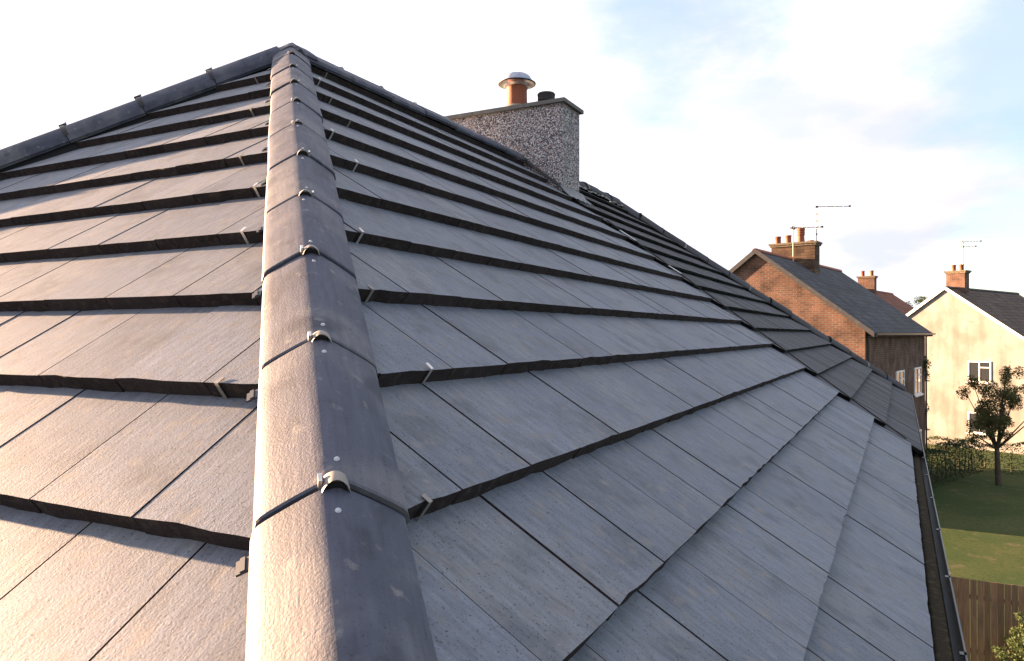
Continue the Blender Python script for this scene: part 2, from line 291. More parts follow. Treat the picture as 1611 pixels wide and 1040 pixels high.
def clip(poly, a, b, c):
    """keep a*x + b*y >= c"""
    out = []
    for i in range(len(poly)):
        p, q = poly[i], poly[(i + 1) % len(poly)]
        dp, dq = a * p[0] + b * p[1] - c, a * q[0] + b * q[1] - c
        if dp >= 0: out.append(p)
        if (dp >= 0) != (dq >= 0):
            k = dp / (dp - dq); out.append((p[0] + k * (q[0] - p[0]), p[1] + k * (q[1] - p[1])))
    return out
TILT = TT / G
def tile_mb(mb, poly, r, T=TT, fine=True):
    """a tile from its outline (x across, y up the slope, lower edge y = 0); top falls back under the next course"""
    # subdivide and roughen the lower edge
    pts = []
    n = len(poly)
    for i in range(n):
        p, q = poly[i], poly[(i + 1) % n]; pts.append(p)
        if fine and abs(p[1]) < 1e-6 and abs(q[1]) < 1e-6 and abs(p[0] - q[0]) > 0.05:
            m = 5
            for j in range(1, m):
                k = j / m + r.uniform(-.06, .06); pts.append((p[0] + k * (q[0] - p[0]), r.uniform(-0.0012, 0.0016) if r.random() < .8 else r.uniform(0.002, 0.005)))
    n = len(pts); top = [(x, y, -y * TILT) for x, y in pts]; bot = [(x, y + (r.uniform(-.003, .003) if fine and y < .01 else 0), -y * TILT - T) for x, y in pts]
    mb.add(top, [tuple(range(n))], 0)
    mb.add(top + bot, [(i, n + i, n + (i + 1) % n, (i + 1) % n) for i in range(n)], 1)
TL = 0.40
full = [(-TW / 2 + .0023, 0), (TW / 2 - .0023, 0), (TW / 2 - .0023, TL), (-TW / 2 + .0023, TL)]
tile_vars = []
for i in range(9):
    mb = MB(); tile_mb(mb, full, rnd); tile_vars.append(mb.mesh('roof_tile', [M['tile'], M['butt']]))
old_vars = []
for i in range(6):
    mb = MB(); tile_mb(mb, full, rnd, 0.028); old_vars.append(mb.mesh('roof_tile', [M['old_tile'], M['old_butt']]))

def proj(P):
    P = Vector(P); v = LM @ P; d = v.y
    if d < 0.15: return None
    return (805.5 + 1170 * v.x / d, 525 - 1170 * (v.z - CZ) / d)
def screen_area(origin, X, Y, poly):
    q = []
    for x, y in poly:
        p = proj(origin + X * x + Y * y)
        if p is None: return 5e5 if origin.length < 99 and False else 0.0
        q.append(p)
    cxm = sum(p[0] for p in q) / len(q); cym = sum(p[1] for p in q) / len(q)
    if max(p[0] for p in q) < 0 or min(p[0] for p in q) > 1611 or min(p[1] for p in q) > 1040: return 0.0
    q = [(min(max(x, 0), 1611), min(max(y, 0), 1040)) for x, y in q]
    return abs(sum(q[i][0] * q[(i + 1) % len(q)][1] - q[(i + 1) % len(q)][0] * q[i][1] for i in range(len(q)))) / 2

def lay(house, face, t0f, t1f, variants, mats, s0, phase, gauge=G, T=TT, dz=0.0, hipcut='both', seed=1, kmin=0, kmax=NC):
    """lay the courses of one slope; returns the list of (area, face, matrix, mesh)"""
    r = random.Random(seed); X, Y, Z, D = frame(face); out = []
    for k in range(kmin, kmax):
        s = s0 + k * gauge; w = s * ct
        lo, hi = t0f(s), t1f(s)
        off = phase[k % 2] if isinstance(phase, (list, tuple)) else phase
        i0 = math.floor((lo - off) / TW) - 2; i1 = math.ceil((hi - off) / TW) + 2
        for i in range(i0, i1):
            tcn = off + (i + .5) * TW
            sg = -1 if face == 'end' else 1      # local x of the tile against t
            def ledge(tt): return (tt - tcn) * sg
            poly = list(full)
            # hip cuts are straight lines in (t, s): t >= -c s + m , t <= c s - m ; with s = s_k - y
            cut = False
            a = [];
            if hipcut in ('both', 'near'):       # t >= -ct*(s - y) + .035  -> sg*x + tcn >= -ct*s + ct*y + .035
                a.append((sg, -ct, -ct * s + .035 - tcn))
            if hipcut == 'both':                 # t <= ct*(s-y) - .035
                a.append((-sg, -ct, -ct * s + .035 + tcn))
            if hipcut == 'far':                  # t <= hi0 + ct*(s-y) - .035
                a.append((-sg, -ct, -(t1f(0) + ct * s) + .035 + tcn)); a.append((sg, 0, t0f(s) - tcn))
            if hipcut == 'near': a.append((-sg, 0, -(t1f(s) - tcn)))
            p2 = poly
            for A_, B_, C_ in a: p2 = clip(p2, A_, B_, C_) if len(p2) > 2 else []
            if len(p2) < 3: continue
            cut = (len(p2) != 4) or any(abs(p2[j][0] - poly[j][0]) + abs(p2[j][1] - poly[j][1]) > 1e-6 for j in range(4))
            ar = abs(sum(p2[j][0] * p2[(j + 1) % len(p2)][1] - p2[(j + 1) % len(p2)][0] * p2[j][1] for j in range(len(p2)))) / 2
            if ar < 0.0012: continue
            origin = Vector((0, 0, ZA)) + D * tcn + (-Y) * s + Z * (dz + r.uniform(-.0014, .0014))
            B = Matrix((X, Y, Z)).transposed().to_4x4(); B.translation = origin
            B = B @ Matrix.Rotation(r.gauss(0, .0022), 4, 'Z') @ Matrix.Rotation(r.gauss(0, .0028), 4, 'Y')
            area = screen_area(origin, X, Y, [(x, min(y, G)) for x, y in p2])
            if cut:
                mb = MB(); tile_mb(mb, p2, r, T); me = ('cut', mb)
            else: me = ('full', variants[r.randrange(len(variants))])
            out.append((area, B, me, k))
    return out
def place(house, items, mats, cap=300):
    items.sort(key=lambda q: -q[0]); rest = MB(); nrest = 0
    for j, (area, B, (kind, me), k) in enumerate(items):
        if j < cap and area > 0:
            if kind == 'cut': me = me.mesh('roof_tile', mats)
            o = obj('roof_tile', me, house); o.matrix_local = B
        else:
            nrest += 1
            if kind == 'cut': vs, fs, ms = me.v, me.f, me.m
            else: vs = [v.co for v in me.vertices]; fs = [list(p.vertices) for p in me.polygons]; ms = [p.material_index for p in me.polygons]
            b = len(rest.v); rest.v += [tuple(B @ Vector(v)) for v in vs]; rest.f += [[b + i for i in f] for f in fs]; rest.m += list(ms); rest.sm += [False] * len(fs)
    if nrest: tag(rest.build('roof_tile', mats, house), kind='stuff')

# ------------------------------------------------------------------ the near house
T_END = 3.30                                   # where the party wall stands
house = empty('house', (APEX.x, APEX.y, 0), RZ, 'house with new grey flat-tiled hipped roof and pebbledashed chimney, nearest the camera', 'house')
def hip_body(mb, x0hip, x1, xhip1, drop, mi=0):
    """closed roof body under the tiles. x0hip: near end hipped; xhip1: far end hipped"""
    z1 = ZA - drop; ze = ZE - drop; p = PE
    a = Vector((x0hip, 0, z1)); b = Vector((x1, 0, z1))
    return a, b, z1, ze, p
DROP = 0.095 / ct
z1, ze = ZA - DROP, ZE - DROP + 0.02
p_ = PE - 0.03
mb = MB()
mb.add([(0, 0, z1), (T_END, 0, z1), (-p_, -p_, ze), (-p_, p_, ze), (T_END, -p_, ze), (T_END, p_, ze)],
       [(0, 2, 4, 1), (0, 3, 2), (0, 1, 5, 3), (1, 4, 5), (2, 3, 5, 4)])
mb.build('roof_deck', M['deck'], house)
items = lay(house, 'end', lambda s: -ct * s, lambda s: ct * s, tile_vars, None, S0['end'], (-0.02, -0.163), seed=3)
items += lay(house, 'side', lambda s: -ct * s, lambda s: T_END - (0.14 if s < 0.9 else 0), tile_vars, None, S0['side'], (0.02 - 0.97, -1.422), seed=5, hipcut='near')
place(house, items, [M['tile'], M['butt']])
# plain covering of the hidden far slope
mb = MB(); zz1 = ZA - .03; zze = ZE - .03
mb.add([(0, .02, zz1), (T_END, .02, zz1), (T_END, PE, zze), (-PE, PE, zze), (0, .02, zz1 - .03), (T_END, .02, zz1 - .03), (T_END, PE, zze - .03), (-PE, PE, zze - .03)],
       [(0, 1, 2, 3), (7, 6, 5, 4), (2, 1, 5, 6), (3, 2, 6, 7), (0, 3, 7, 4), (1, 0, 4, 5)])
mb.build('rear_slope', M['tile'], house)

# hip and ridge tiles -------------------------------------------------------
PROF = [(0, 0), (.010, -.0012), (.020, -.0050), (.031, -.0112), (.055, -.0266), (.075, -.0402), (.092, -.0522), (.104, -.0618), (.111, -.0700), (.1155, -.090)]
def angle_tile(L, k=1.0, grow=0.0, smooth=True, drop=1.0, prof=None, lift=0.010):
    """tile along +y (down the hip), crest at z = 0; a thick open shell"""
    prof = prof or PROF
    outer = [(-x, z * drop) for x, z in reversed(prof[1:])] + [(x, z * drop) for x, z in prof]
    th = 0.013
    inner = [(x * 0.90, z - th) for x, z in outer]
    mb = MB(); n = len(outer); rows = []
    ys = [0.0, 0.004, L * .5, L - 0.004, L]
    vs = []
    for j, y in enumerate(ys):
        d = -0.003 if j in (0, len(ys) - 1) else 0.0
        vs += [(x * k * (1 + grow * y), y, z + d + lift * y) for x, z in outer]
    fs = [(j * n + i, (j + 1) * n + i, (j + 1) * n + i + 1, j * n + i + 1) for j in range(len(ys) - 1) for i in range(n - 1)]
    mb.add(vs, [tuple(reversed(f)) for f in fs], 0, smooth)
    o0 = vs[:n]; o1 = vs[-n:]
    i0 = [(x * k, 0.0, z) for x, z in inner]; i1 = [(x * k * (1 + grow * L), L, z + lift * L) for x, z in inner]
    mb.add(list(o0) + i0, [(i, i + 1, n + i + 1, n + i) for i in range(n - 1)], 0)
    mb.add(list(o1) + i1, [(i + 1, i, n + i, n + i + 1) for i in range(n - 1)], 0)
    mb.add(i0 + i1, [(i, i + 1, n + i + 1, n + i) for i in range(n - 1)], 0)
    mb.add([o0[0], o1[0], i1[0], i0[0], o0[-1], o1[-1], i1[-1], i0[-1]], [(0, 1, 2, 3), (7, 6, 5, 4)], 0)
    return mb
def half_prof(r): return [(0, 0)] + [(r * sin(a), r * (cos(a) - 1)) for a in [radians(d) for d in (12, 25, 38, 51, 64, 77, 86)]]

def union_mesh():
    # black dry-fix union seen in the gap, with a raised arched saddle and steel clamp at the crest
    mb = MB(); pr = [(-x * .97, z - .009) for x, z in reversed(PROF[1:])] + [(x * .97, z - .009) for x, z in PROF]; n = len(pr)
    vs = [(x, y, z) for y in (-.03, .03) for x, z in pr]
    mb.add(vs, [(i, i + 1, n + i + 1, n + i) for i in range(n - 1)], 0)
    return mb.mesh('hip_union', M['union'])
def saddle_mesh():
    mb = MB(); m = 8; vs = []
    for y, lift in ((-.012, .004), (.012, .017), (.020, .016)):
        for i in range(m + 1):
            a = -1 + 2 * i / m; vs.append((a * .021, y, .68 * lift * (1 - a * a) ** .5 + .002 - .014 * a * a))
    fs = [(j * (m + 1) + i, j * (m + 1) + i + 1, (j + 1) * (m + 1) + i + 1, (j + 1) * (m + 1) + i) for j in range(2) for i in range(m)]
    mb.add(vs, fs, 0, True)
    fr = [(x, .020, z) for (x, y, z) in vs[2 * (m + 1):]]; lo = [(x * .9, .014, min(z - .0035, z * .75)) for x, y, z in fr]
    mb.add(fr + lo, [(i, i + 1, m + 1 + i + 1, m + 1 + i) for i in range(m)], 1)
    return mb.mesh('saddle_clip', [M['galv'], M['steel']])
def mouth_mesh():
    mb = MB(); m = 8
    vs = [(-.0175 + .035 * i / m, .0165, .0085 * (1 - (-1 + 2 * i / m) ** 2) ** .5 - .001 - .012 * (-1 + 2 * i / m) ** 2) for i in range(m + 1)] + [(-.0175 + .035 * i / m, .0165, -.004 - .011 * (-1 + 2 * i / m) ** 2) for i in range(m + 1)]
    mb.add(vs, [(i, i + 1, m + 1 + i + 1, m + 1 + i) for i in range(m)], 0)
    return mb.mesh('clip_mouth', M['union'])
UN, SADDLE, MOUTH = union_mesh(), saddle_mesh(), mouth_mesh()
mb = MB(); mb.lathe([(0.0001, .003), (.0038, .0025), (.005, 0.0)], 8); SCREW = mb.mesh('screw', M['screw'])
mb = MB(); mb.box(-.003, .003, -.002, .016, -.002, .014); mb.box(-.003, .003, -.002, .016, .014, .0155); CLAMP = mb.mesh('clamp', M['steel'])
mb = MB(); mb.box(-.012, .012, -.013, .013, 0, .004); mb.box(-.004, .004, -.013, .013, .004, .007); TAB = mb.mesh('union_tab', M['tab'])

def hip_frame(a, b):
    """matrix with y along a->b, z near up"""
    Y = (b - a).normalized(); X = Y.cross(Vector((0, 0, 1))).normalized(); Z = X.cross(Y)
    Mx = Matrix((X, Y, Z)).transposed().to_4x4(); Mx.translation = a; return Mx
def run_hip(house, a, b, cuts, mats, name='hip_tile', prof=None, drop=1.0, jitter=1.0, screws=True, seed=1, tabs=True, bedded=False, fix=True):
    r = random.Random(seed); H = hip_frame(a, b); d = (b - a).normalized(); cache = {}
    for i in range(len(cuts) - 1):
        L = cuts[i + 1] - cuts[i] - 0.005; key = round(L, 3)
        if key not in cache: cache[key] = angle_tile(L, drop=drop, prof=prof, grow=0.02).mesh(name, mats, 16)
        o = obj(name, cache[key], house)
        B = H @ Matrix.Translation((r.gauss(0, .0024) * jitter, cuts[i], r.uniform(-.0025, .0025) * jitter)) @ Matrix.Rotation(r.gauss(0, .006) * jitter, 4, 'Z') @ Matrix.Rotation(r.gauss(0, .012) * jitter, 4, 'Y')
        o.matrix_local = B
        if screws:
            for yy in (.055, L - .05):
                s_ = obj('screw', SCREW, o, (r.uniform(-.006, .006), yy, -.0005 + .01 * yy))
        if fix:
            if prof is None: q = obj('hip_union', UN, o, (0, L + .0035, .002))
            q = obj('saddle_clip', SADDLE, o, (0, L - .004, .010 * L)); q = obj('clip_mouth', MOUTH, o, (0, L - .004, .010 * L))
            q = obj('clamp', CLAMP, o, (r.choice((-1, 1)) * .022, L - .012, -.008))
            if tabs:
                q = obj('union_tab', TAB, o, (.126, L + .05, -.101)); q.rotation_euler = (0, 0.5, 0)
CR = 0.0475                                    # crest above the meeting line of the slopes
hipv = Vector((-1, -1, -tan(PITCH))); farv = Vector((-1, 1, -tan(PITCH)))
top = Vector((0, 0, ZA + CR))
LHIP = hipv.length * PE
cuts = [0.03, 0.36, 0.80, 1.24, 1.685, 2.125, 2.575, 3.02]
HIPCUTS = cuts
x = cuts[-1]
while x < LHIP + .05: x += .447; cuts.append(min(x, LHIP + .06))
if cuts[-1] - cuts[-2] < .1: cuts.pop()
run_hip(house, top, top + hipv, cuts, [M['hip']], seed=11)
run_hip(house, top + UP * .022, top + UP * .056 + farv, [0.10 + .447 * i for i in range(13)], [M['hip']], prof=half_prof(.090) + [(.0915, -.112)], seed=12, tabs=False)
far_roll = hip_frame(top + UP * .022, top + UP * .056 + farv)
mb = MB(); mb.box(-.070, .070, .06, LHIP, -.22, -.075); o = mb.build('hip_roll', M['deck'], house); o.matrix_local = far_roll
mb = MB(); pr = [(-x * 1.045, z + .004) for x, z in reversed(half_prof(.090)[1:])] + [(x * 1.045, z + .004) for x, z in half_prof(.090)]; n = len(pr)
mb.add([(x, y, z) for y in (-.014, .012) for x, z in pr], [(i, i + 1, n + i + 1, n + i) for i in range(n - 1)], 0, True)
mb.box(-.012, .012, -.018, .020, .004, .016); mb.box(-.012, -.008, -.024, -.0185, .004, .020); COLLAR = mb.mesh('hip_collar', [M['union']])
for i in range(1, 12):
    o = obj('hip_collar', COLLAR, house); o.matrix_local = far_roll @ Matrix.Translation((0, .10 + .447 * i - .004, .003))
# ridge towards the chimney
run_hip(house, top + Vector((0.04, 0, 0)), top + Vector((1, 0, 0)), [.447 * i for i in range(0, 8)], [M['hip']], name='ridge_tile', seed=13, tabs=False, drop=1.15)
# three-way cap on the apex
mb = MB(); caps = []
for v in (hipv.normalized(), farv.normalized(), Vector((1, 0, 0))):
    H = hip_frame(top + Vector((0, 0, .012)) - v * .01, top + Vector((0, 0, .012)) + v)
    a = angle_tile(.13, k=1.03, drop=1.05)
    b0 = len(mb.v); mb.v += [tuple(H @ Vector(p)) for p in a.v]; mb.f += [[b0 + i for i in f] for f in a.f]; mb.m += a.m; mb.sm += a.sm
mb.build('hip_cap', [M['hip']], house)

# tile clips: a strap down the cut edge and a tongue up the joint
mb = MB(); mb.box(-.006, .006, -.0042, -.0028, -TT - .001, .001); mb.box(-.006, .006, -.0040, .016, .0012, .0026)
CLIPM = mb.mesh('tile_clip', M['galv'])
mb = MB(); mb.box(-.006, .006, -.0042, -.0028, -TT - .001, .004); mb.box(-.006, .006, -.0030, .017, .004, .0056, M=Matrix.Rotation(.10, 4, 'X'))
CLIPB = mb.mesh('tile_clip', M['steel'])
def clip_at(face, k, t, bright):
    X, Y, Z, D = frame(face); s = S0[face] + k * G
    B = Matrix((X, Y, Z)).transposed().to_4x4(); B.translation = Vector((0, 0, ZA)) + D * t - Y * s + Z * .001
    o = obj('tile_clip', CLIPB if bright else CLIPM, house); o.matrix_local = B @ Matrix.Rotation(-.12 if face == 'end' else .12, 4, 'Z')
for k, t, br in ((3, 1.172, 1), (2, 1.074, 1), (0, .50, 0), (0, .198 - .1, 0), (1, -.084, 0), (3, -.614, 0), (5, -1.122, 0), (6, -1.484, 1), (7, -1.714, 1), (8, -2.13, 1), (9, -2.22, 0), (10, -2.62, 1), (11, -2.74, 0)):
    clip_at('end', k, t, br)
for k, t, br in ((0, .239, 0), (1, -.123, 1), (2, -.322, 0), (3, -.479, 0), (4, -.92, 1), (5, -1.072, 1), (7, -1.695, 1), (8, -1.98, 0), (9, -2.10, 1), (10, -2.50, 0), (11, -2.66, 1)):
    clip_at('side', k, t, br)

# eaves: fascia, gutter, brackets (side and end)
def gutter_run(house, p, q, out, x=0):
    p = Vector(p); q = Vector(q); r = .056
    arc = [(r + r * cos(a), r * sin(a)) for a in [pi + pi * i / 14 for i in range(15)]]
    arc2 = [(r + (r - .003) * cos(a), (r - .003) * sin(a)) for a in [2 * pi - pi * i / 14 for i in range(15)]]
    prof = arc + [(2 * r + .003, .006), (2 * r - .004, .006)] + arc2
    mb = MB(); mb.sweep(prof, p, q, out, UP); g = mb.build('gutter', M['gutter'], house)
    mb = MB(); mb.sweep([(r - .030, -r + .012), (r + .030, -r + .012), (r + .02, -r + .016), (r - .01, -r + .019)], p, q, out, UP); mb.build('gutter_silt', M['silt'], house)
    d = (q - p).normalized(); L = (q - p).length; n = int(L / .8)
    for i in range(n + 1):
        c = p + d * (.25 + i * (L - .5) / max(n, 1)); mb = MB()
        o = [(r + (r + .004) * cos(a), (r + .004) * sin(a)) for a in [pi + pi * j / 10 for j in range(11)]]; o2 = [(r + (r + .0005) * cos(a), (r + .0005) * sin(a)) for a in [2 * pi - pi * j / 10 for j in range(11)]]
        mb.sweep(o + o2, c - d * .012, c + d * .012, out, UP); mb.box(-.012, .012, -.004, .016, 0, .006, M=Matrix.Translation(c + out * (2 * r)) @ Matrix.Rotation(atan2(d.y, d.x), 4, 'Z'))
        mb.build('gutter_bracket', M['gutter'], house)
zg = ZE - .075
gutter_run(house, (-PE - .06, -PE + .02, zg), (T_END, -PE + .02, zg), Vector((0, -1, 0)))
gutter_run(house, (-PE + .02, PE, zg), (-PE + .02, -PE, zg), Vector((-1, 0, 0)))
mb = MB(); mb.box(-PE + .03, T_END, -PE + .03, -PE + .055, ZE - .28, ZE - .05); mb.build('fascia_board', M['white'], house)
mb = MB(); mb.box(-PE + .03, -PE + .055, -PE + .058, PE, ZE - .28, ZE - .05); mb.build('fascia_board', M['white'], house)
mb = MB(); mb.box(-PE + .06, T_END, -PE + .06, PE - .06, ZE - .27, ZE - .255); mb.build('soffit', M['white'], house)
mb = MB(); mb.box(-PE + .35, T_END - .003, -PE + .35, PE - .35, 0, ZE - .275); mb.build('wall', M['render'], house)

# chimney: a long pebbledashed stack across the ridge --------------------------
inv = LM.inverted()
cc = inv @ Vector((0.503, 7.397, 0))          # its near right foot, in the house frame
cx0, cy0 = cc.x, cc.y
CH, CD = 1.95, 0.44
ztop = CZ + 2.304
mb = MB(); mb.box(cx0, cx0 + CD, cy0, cy0 + CH, ZE + 1.0, ztop); stack = mb.build('chimney_stack', M['pebble'], house)
# bell-cast drip just above the slope on the right end
cuts_ = [cy0 - .035, cy0 + .42, cy0 + 1.02, cy0 + 1.55, cy0 + CH + .035]
for i in range(4):
    mb = MB(); a, b = cuts_[i] + (.002 if i else 0), cuts_[i + 1] - .002
    zz_ = rnd.uniform(-.001, .001)
    mb.add([(cx0 - .035, a, ztop + zz_), (cx0 + CD + .035, a, ztop + zz_), (cx0 + CD + .035, b, ztop + zz_), (cx0 - .035, b, ztop + zz_),
            (cx0 - .035, a, ztop + .038 + zz_), (cx0 + CD + .035, a, ztop + .038 + zz_), (cx0 + CD + .035, b, ztop + .038 + zz_), (cx0 - .035, b, ztop + .038 + zz_),
            ], [(3, 2, 1, 0), (4, 5, 6, 7), (0, 1, 5, 4), (1, 2, 6, 5), (2, 3, 7, 6), (3, 0, 4, 7)])
    mb.build('coping_slab', M['coping'], stack)
zc = ztop + .038
def local(px, dist_k):
    v = inv @ Vector((0.605 - .887 * dist_k, 7.59 + .462 * dist_k, 0)); return v.x, v.y
pxl, pyl = local(0, .623)
mb = MB(); mb.lathe([(.125, 0), (.121, .03), (.110, .07), (.108, .16), (.107, .24), (.112, .255), (.112, .268), (.098, .268), (.095, .2)], 32)
mb.build('chimney_pot', M['terracotta'], stack, (pxl, pyl, zc))
mb = MB(); mb.lathe([(.19, 0), (.17, .02), (.145, .045), (.124, .062), (.10, .062)], 28); mb.build('mortar_flaunching', M['pot_base'], stack, (pxl, pyl, zc))
mb = MB(); mb.lathe([(.100, .268), (.124, .268), (.134, .283), (.160, .290), (.190, .296)], 40); mb.lathe([(.190, .296), (.200, .300), (.201, .308), (.193, .312)], 40, mi=1); mb.lathe([(.193, .312), (.150, .288), (.112, .282), (.100, .282)], 40)
mb.build('cowl_dish', [M['alu'], M['vent']], stack, (pxl, pyl, zc))
mb = MB(); mb.lathe([(.05, .322), (.160, .314), (.168, .320)], 40, mi=1); mb.lathe([(.168, .320), (.166, .334), (.154, .356), (.140, .380), (.114, .398), (.07, .408), (.0001, .412)], 40)
mb.build('cowl_cap', [M['alu_dull'], M['vent']], stack, (pxl, pyl, zc))
mb = MB()
for i in range(7):
    a = 2 * pi * i / 7 + .3; mb.tube((pxl + .12 * cos(a), pyl + .12 * sin(a), zc + .300), (pxl + .12 * cos(a), pyl + .12 * sin(a), zc + .334), .008, n=6)
mb.lathe([(.085, .29), (.085, .34)], 20, (pxl, pyl, zc)); mb.build('cowl_mesh', M['vent'], stack)
pxl, pyl = local(0, .28)
mb = MB(); pr = [(.075, 0), (.075, .07)]
for i in range(4): pr += [(.090, .074 + i * .014), (.090, .083 + i * .014), (.082, .085 + i * .014)]
pr += [(.093, .131), (.094, .140), (.086, .153), (.05, .160), (.0001, .162)]
mb.lathe(pr, 28); mb.build('flue_vent', M['vent'], stack, (pxl, pyl, zc))
mb = MB(); mb.lathe([(.13, 0), (.115, .02), (.08, .045), (.06, .045)], 20); mb.build('mortar_flaunching', M['pot_base'], stack, (pxl, pyl, zc))

# lead flashing round the foot of the stack, sagging irregular edge
X, Y, Z, D = frame('side')
def side_pt(s, t, h=0): return Vector((0, 0, ZA)) + D * t - Y * s + Z * h
sc_ = -cy0 / ct                                # slope distance of the stack's right end
mb = MB(); n = 14; vs = []
for i in range(n + 1):
    u = i / n; t = cx0 - .10 + u * (CD + .16)
    vs += [side_pt(sc_ - .01, t, .035), side_pt(sc_ + .06, t, .012 + .004 * sin(i * 1.7)), side_pt(sc_ + .16 + .012 * sin(i * 2.3), t, .002 + .006 * abs(sin(i * 2.1)))]
mb.add(vs, [(3 * i + j, 3 * i + 3 + j, 3 * i + 4 + j, 3 * i + 1 + j) for i in range(n) for j in range(2)], 0, True); mb.build('lead_apron', M['lead'], house)
mb = MB(); vs = []; n = 12
for i in range(n + 1):
    s = 0.02 + (sc_ - .02) * i / n
    vs += [side_pt(s, cx0 - .003, .030), side_pt(s, cx0 - .010, .014), side_pt(s, cx0 - .020 - .004 * (i % 2), .006)]
mb.add(vs, [(3 * i + j, 3 * i + 3 + j, 3 * i + 4 + j, 3 * i + 1 + j) for i in range(n) for j in range(2)], 0, True); mb.build('side_flashing', M['vent'], house)
# dark strip added for the dark gap between the new and the old tiles
mb = MB()
for (s_a, s_b, m_) in ((1.15, SE - .05, 0),):
    n = 30; vs = []
    for i in range(n + 1):
        s = s_a + (s_b - s_a) * i / n; w = .018 + .010 * sin(i * 1.9) * sin(i * .7)
        vs += [side_pt(s, T_END - w * .6, .003), side_pt(s, T_END + .01, .012), side_pt(s, T_END + .025 + w * .5, .002)]
    mb.add(vs, [(3 * i + j, 3 * i + 3 + j, 3 * i + 4 + j, 3 * i + 1 + j) for i in range(n) for j in range(2)], 0, True)
mb.build('dark_seam', M['old_butt'], house)
for s_, l_ in ((1.36, .16), (1.95, .12)):
    mb = MB(); a = side_pt(s_, T_END - .09, .012); b = side_pt(s_ + l_, T_END - .01, .014)
    w = (X * .03)
    mb.add([a - w, a + w, b + w, b - w, a - w + Z * .004, a + w + Z * .004, b + w + Z * .004, b - w + Z * .004], [(0, 3, 2, 1), (4, 5, 6, 7), (0, 1, 5, 4), (1, 2, 6, 5), (2, 3, 7, 6), (3, 0, 4, 7)])
    mb.build('undercloak_strip', M['white_lead'], house)

# ------------------------------------------------------------------ the attached house with the old roof
T_RIDGE = 6.15
nb = empty('house', (APEX.x, APEX.y, 0), RZ, 'attached house behind the pebbledashed chimney, with old dark weathered tiles', 'house')
mb = MB(); q0 = T_END + .004
mb.add([(q0, 0, z1), (T_RIDGE, 0, z1), (q0, -p_, ze), (q0, p_, ze), (T_RIDGE + p_, -p_, ze), (T_RIDGE + p_, p_, ze)],
       [(0, 2, 4, 1), (0, 1, 5, 3), (1, 4, 5), (2, 0, 3), (2, 3, 5, 4)])
mb.build('roof_deck', M['deck'], nb)
it = lay(nb, 'side', lambda s: T_END + .02, lambda s: T_RIDGE + ct * s if s else T_RIDGE, old_vars, None, .22, (0.1, .244), gauge=.3325, T=.028, dz=.002, hipcut='far', seed=21)
place(nb, it, [M['old_tile'], M['old_butt']])
OLD = [(x * 1.06, z * 1.25) for x, z in half_prof(.105)]
OLD = half_prof(.112)
def old_run(a, b, L, seed, nm):
    r = random.Random(seed); H = hip_frame(a, b); n = int(L / .40)
    cache = [angle_tile(.392, prof=OLD, grow=.04).mesh(nm, [M['old_tile']]) for _ in range(1)]
    for i in range(n):
        o = obj(nm, cache[0], nb); o.matrix_local = H @ Matrix.Translation((r.gauss(0, .006), i * .40, r.gauss(0, .005))) @ Matrix.Rotation(r.gauss(0, .012), 4, 'X') @ Matrix.Rotation(r.gauss(0, .02), 4, 'Y')
        # lumpy mortar at the joint
        mb = MB(); m = 12; vs = []
        for y in (-.018, .0, .02):
            for j in range(m + 1):
                a_ = radians(-84 + 168 * j / m); rr = .112 + (.006 if y == 0 else -.004) + r.uniform(-.004, .004); vs.append((rr * sin(a_), y + r.uniform(-.006, .006), rr * cos(a_) - .112))
        mb.add(vs, [(q * (m + 1) + j, q * (m + 1) + j + 1, (q + 1) * (m + 1) + j + 1, (q + 1) * (m + 1) + j) for q in range(2) for j in range(m)], 0, True)
        mb.build('mortar_joint', M['mortar'] if i % 3 == 0 else M['old_butt'], o)
rt = Vector((T_RIDGE, 0, ZA + .055))
old_run(Vector((cx0 + CD + .01, 0, ZA + .055)), rt, T_RIDGE - cx0 - CD, 31, 'ridge_tile')
fh = Vector((1, -1, -tan(PITCH)))
old_run(rt, rt + fh, fh.length * PE, 32, 'hip_tile')
# mortar bedding under the old ridge
mb = MB(); r_ = random.Random(5); vs = []; n = 40; xa, xb = cx0 + CD, T_RIDGE
for i in range(n + 1):
    x = xa + (xb - xa) * i / n
    vs += [(x, -.095, ZA + .055 - .075 + r_.uniform(-.008, .008)), (x, -.125 + r_.uniform(-.012, .012), ZA - .072 + r_.uniform(-.01, .01))]
mb.add(vs, [(2 * i, 2 * i + 1, 2 * i + 3, 2 * i + 2) for i in range(n)], 0, True); mb.build('mortar_bedding', M['mortar'], nb)
mb = MB(); mb.add([(T_END + .004, .02, zz1), (T_RIDGE, .02, zz1), (T_RIDGE + PE, PE, zze), (T_END + .004, PE, zze)], [(0, 1, 2, 3)]); mb.build('rear_slope', M['old_tile'], nb)
mb = MB(); mb.add([(T_RIDGE + .03, 0, zz1), (T_RIDGE + PE, -PE, zze), (T_RIDGE + PE, PE, zze)], [(0, 1, 2)]); mb.build('far_slope', M['old_tile'], nb)
mb = MB(); mb.box(T_END + .003, T_RIDGE + PE - .35, -PE + .35, PE - .35, 0, ZE - .275); mb.build('wall', M['render'], nb)
gutter_run(nb, (T_END + .006, -PE + .02, zg), (T_RIDGE + PE, -PE + .02, zg), Vector((0, -1, 0)))
mb = MB(); mb.box(T_END + .003, T_RIDGE + PE - .03, -PE + .03, -PE + .055, ZE - .28, ZE - .05); mb.build('fascia_board', M['white'], nb)

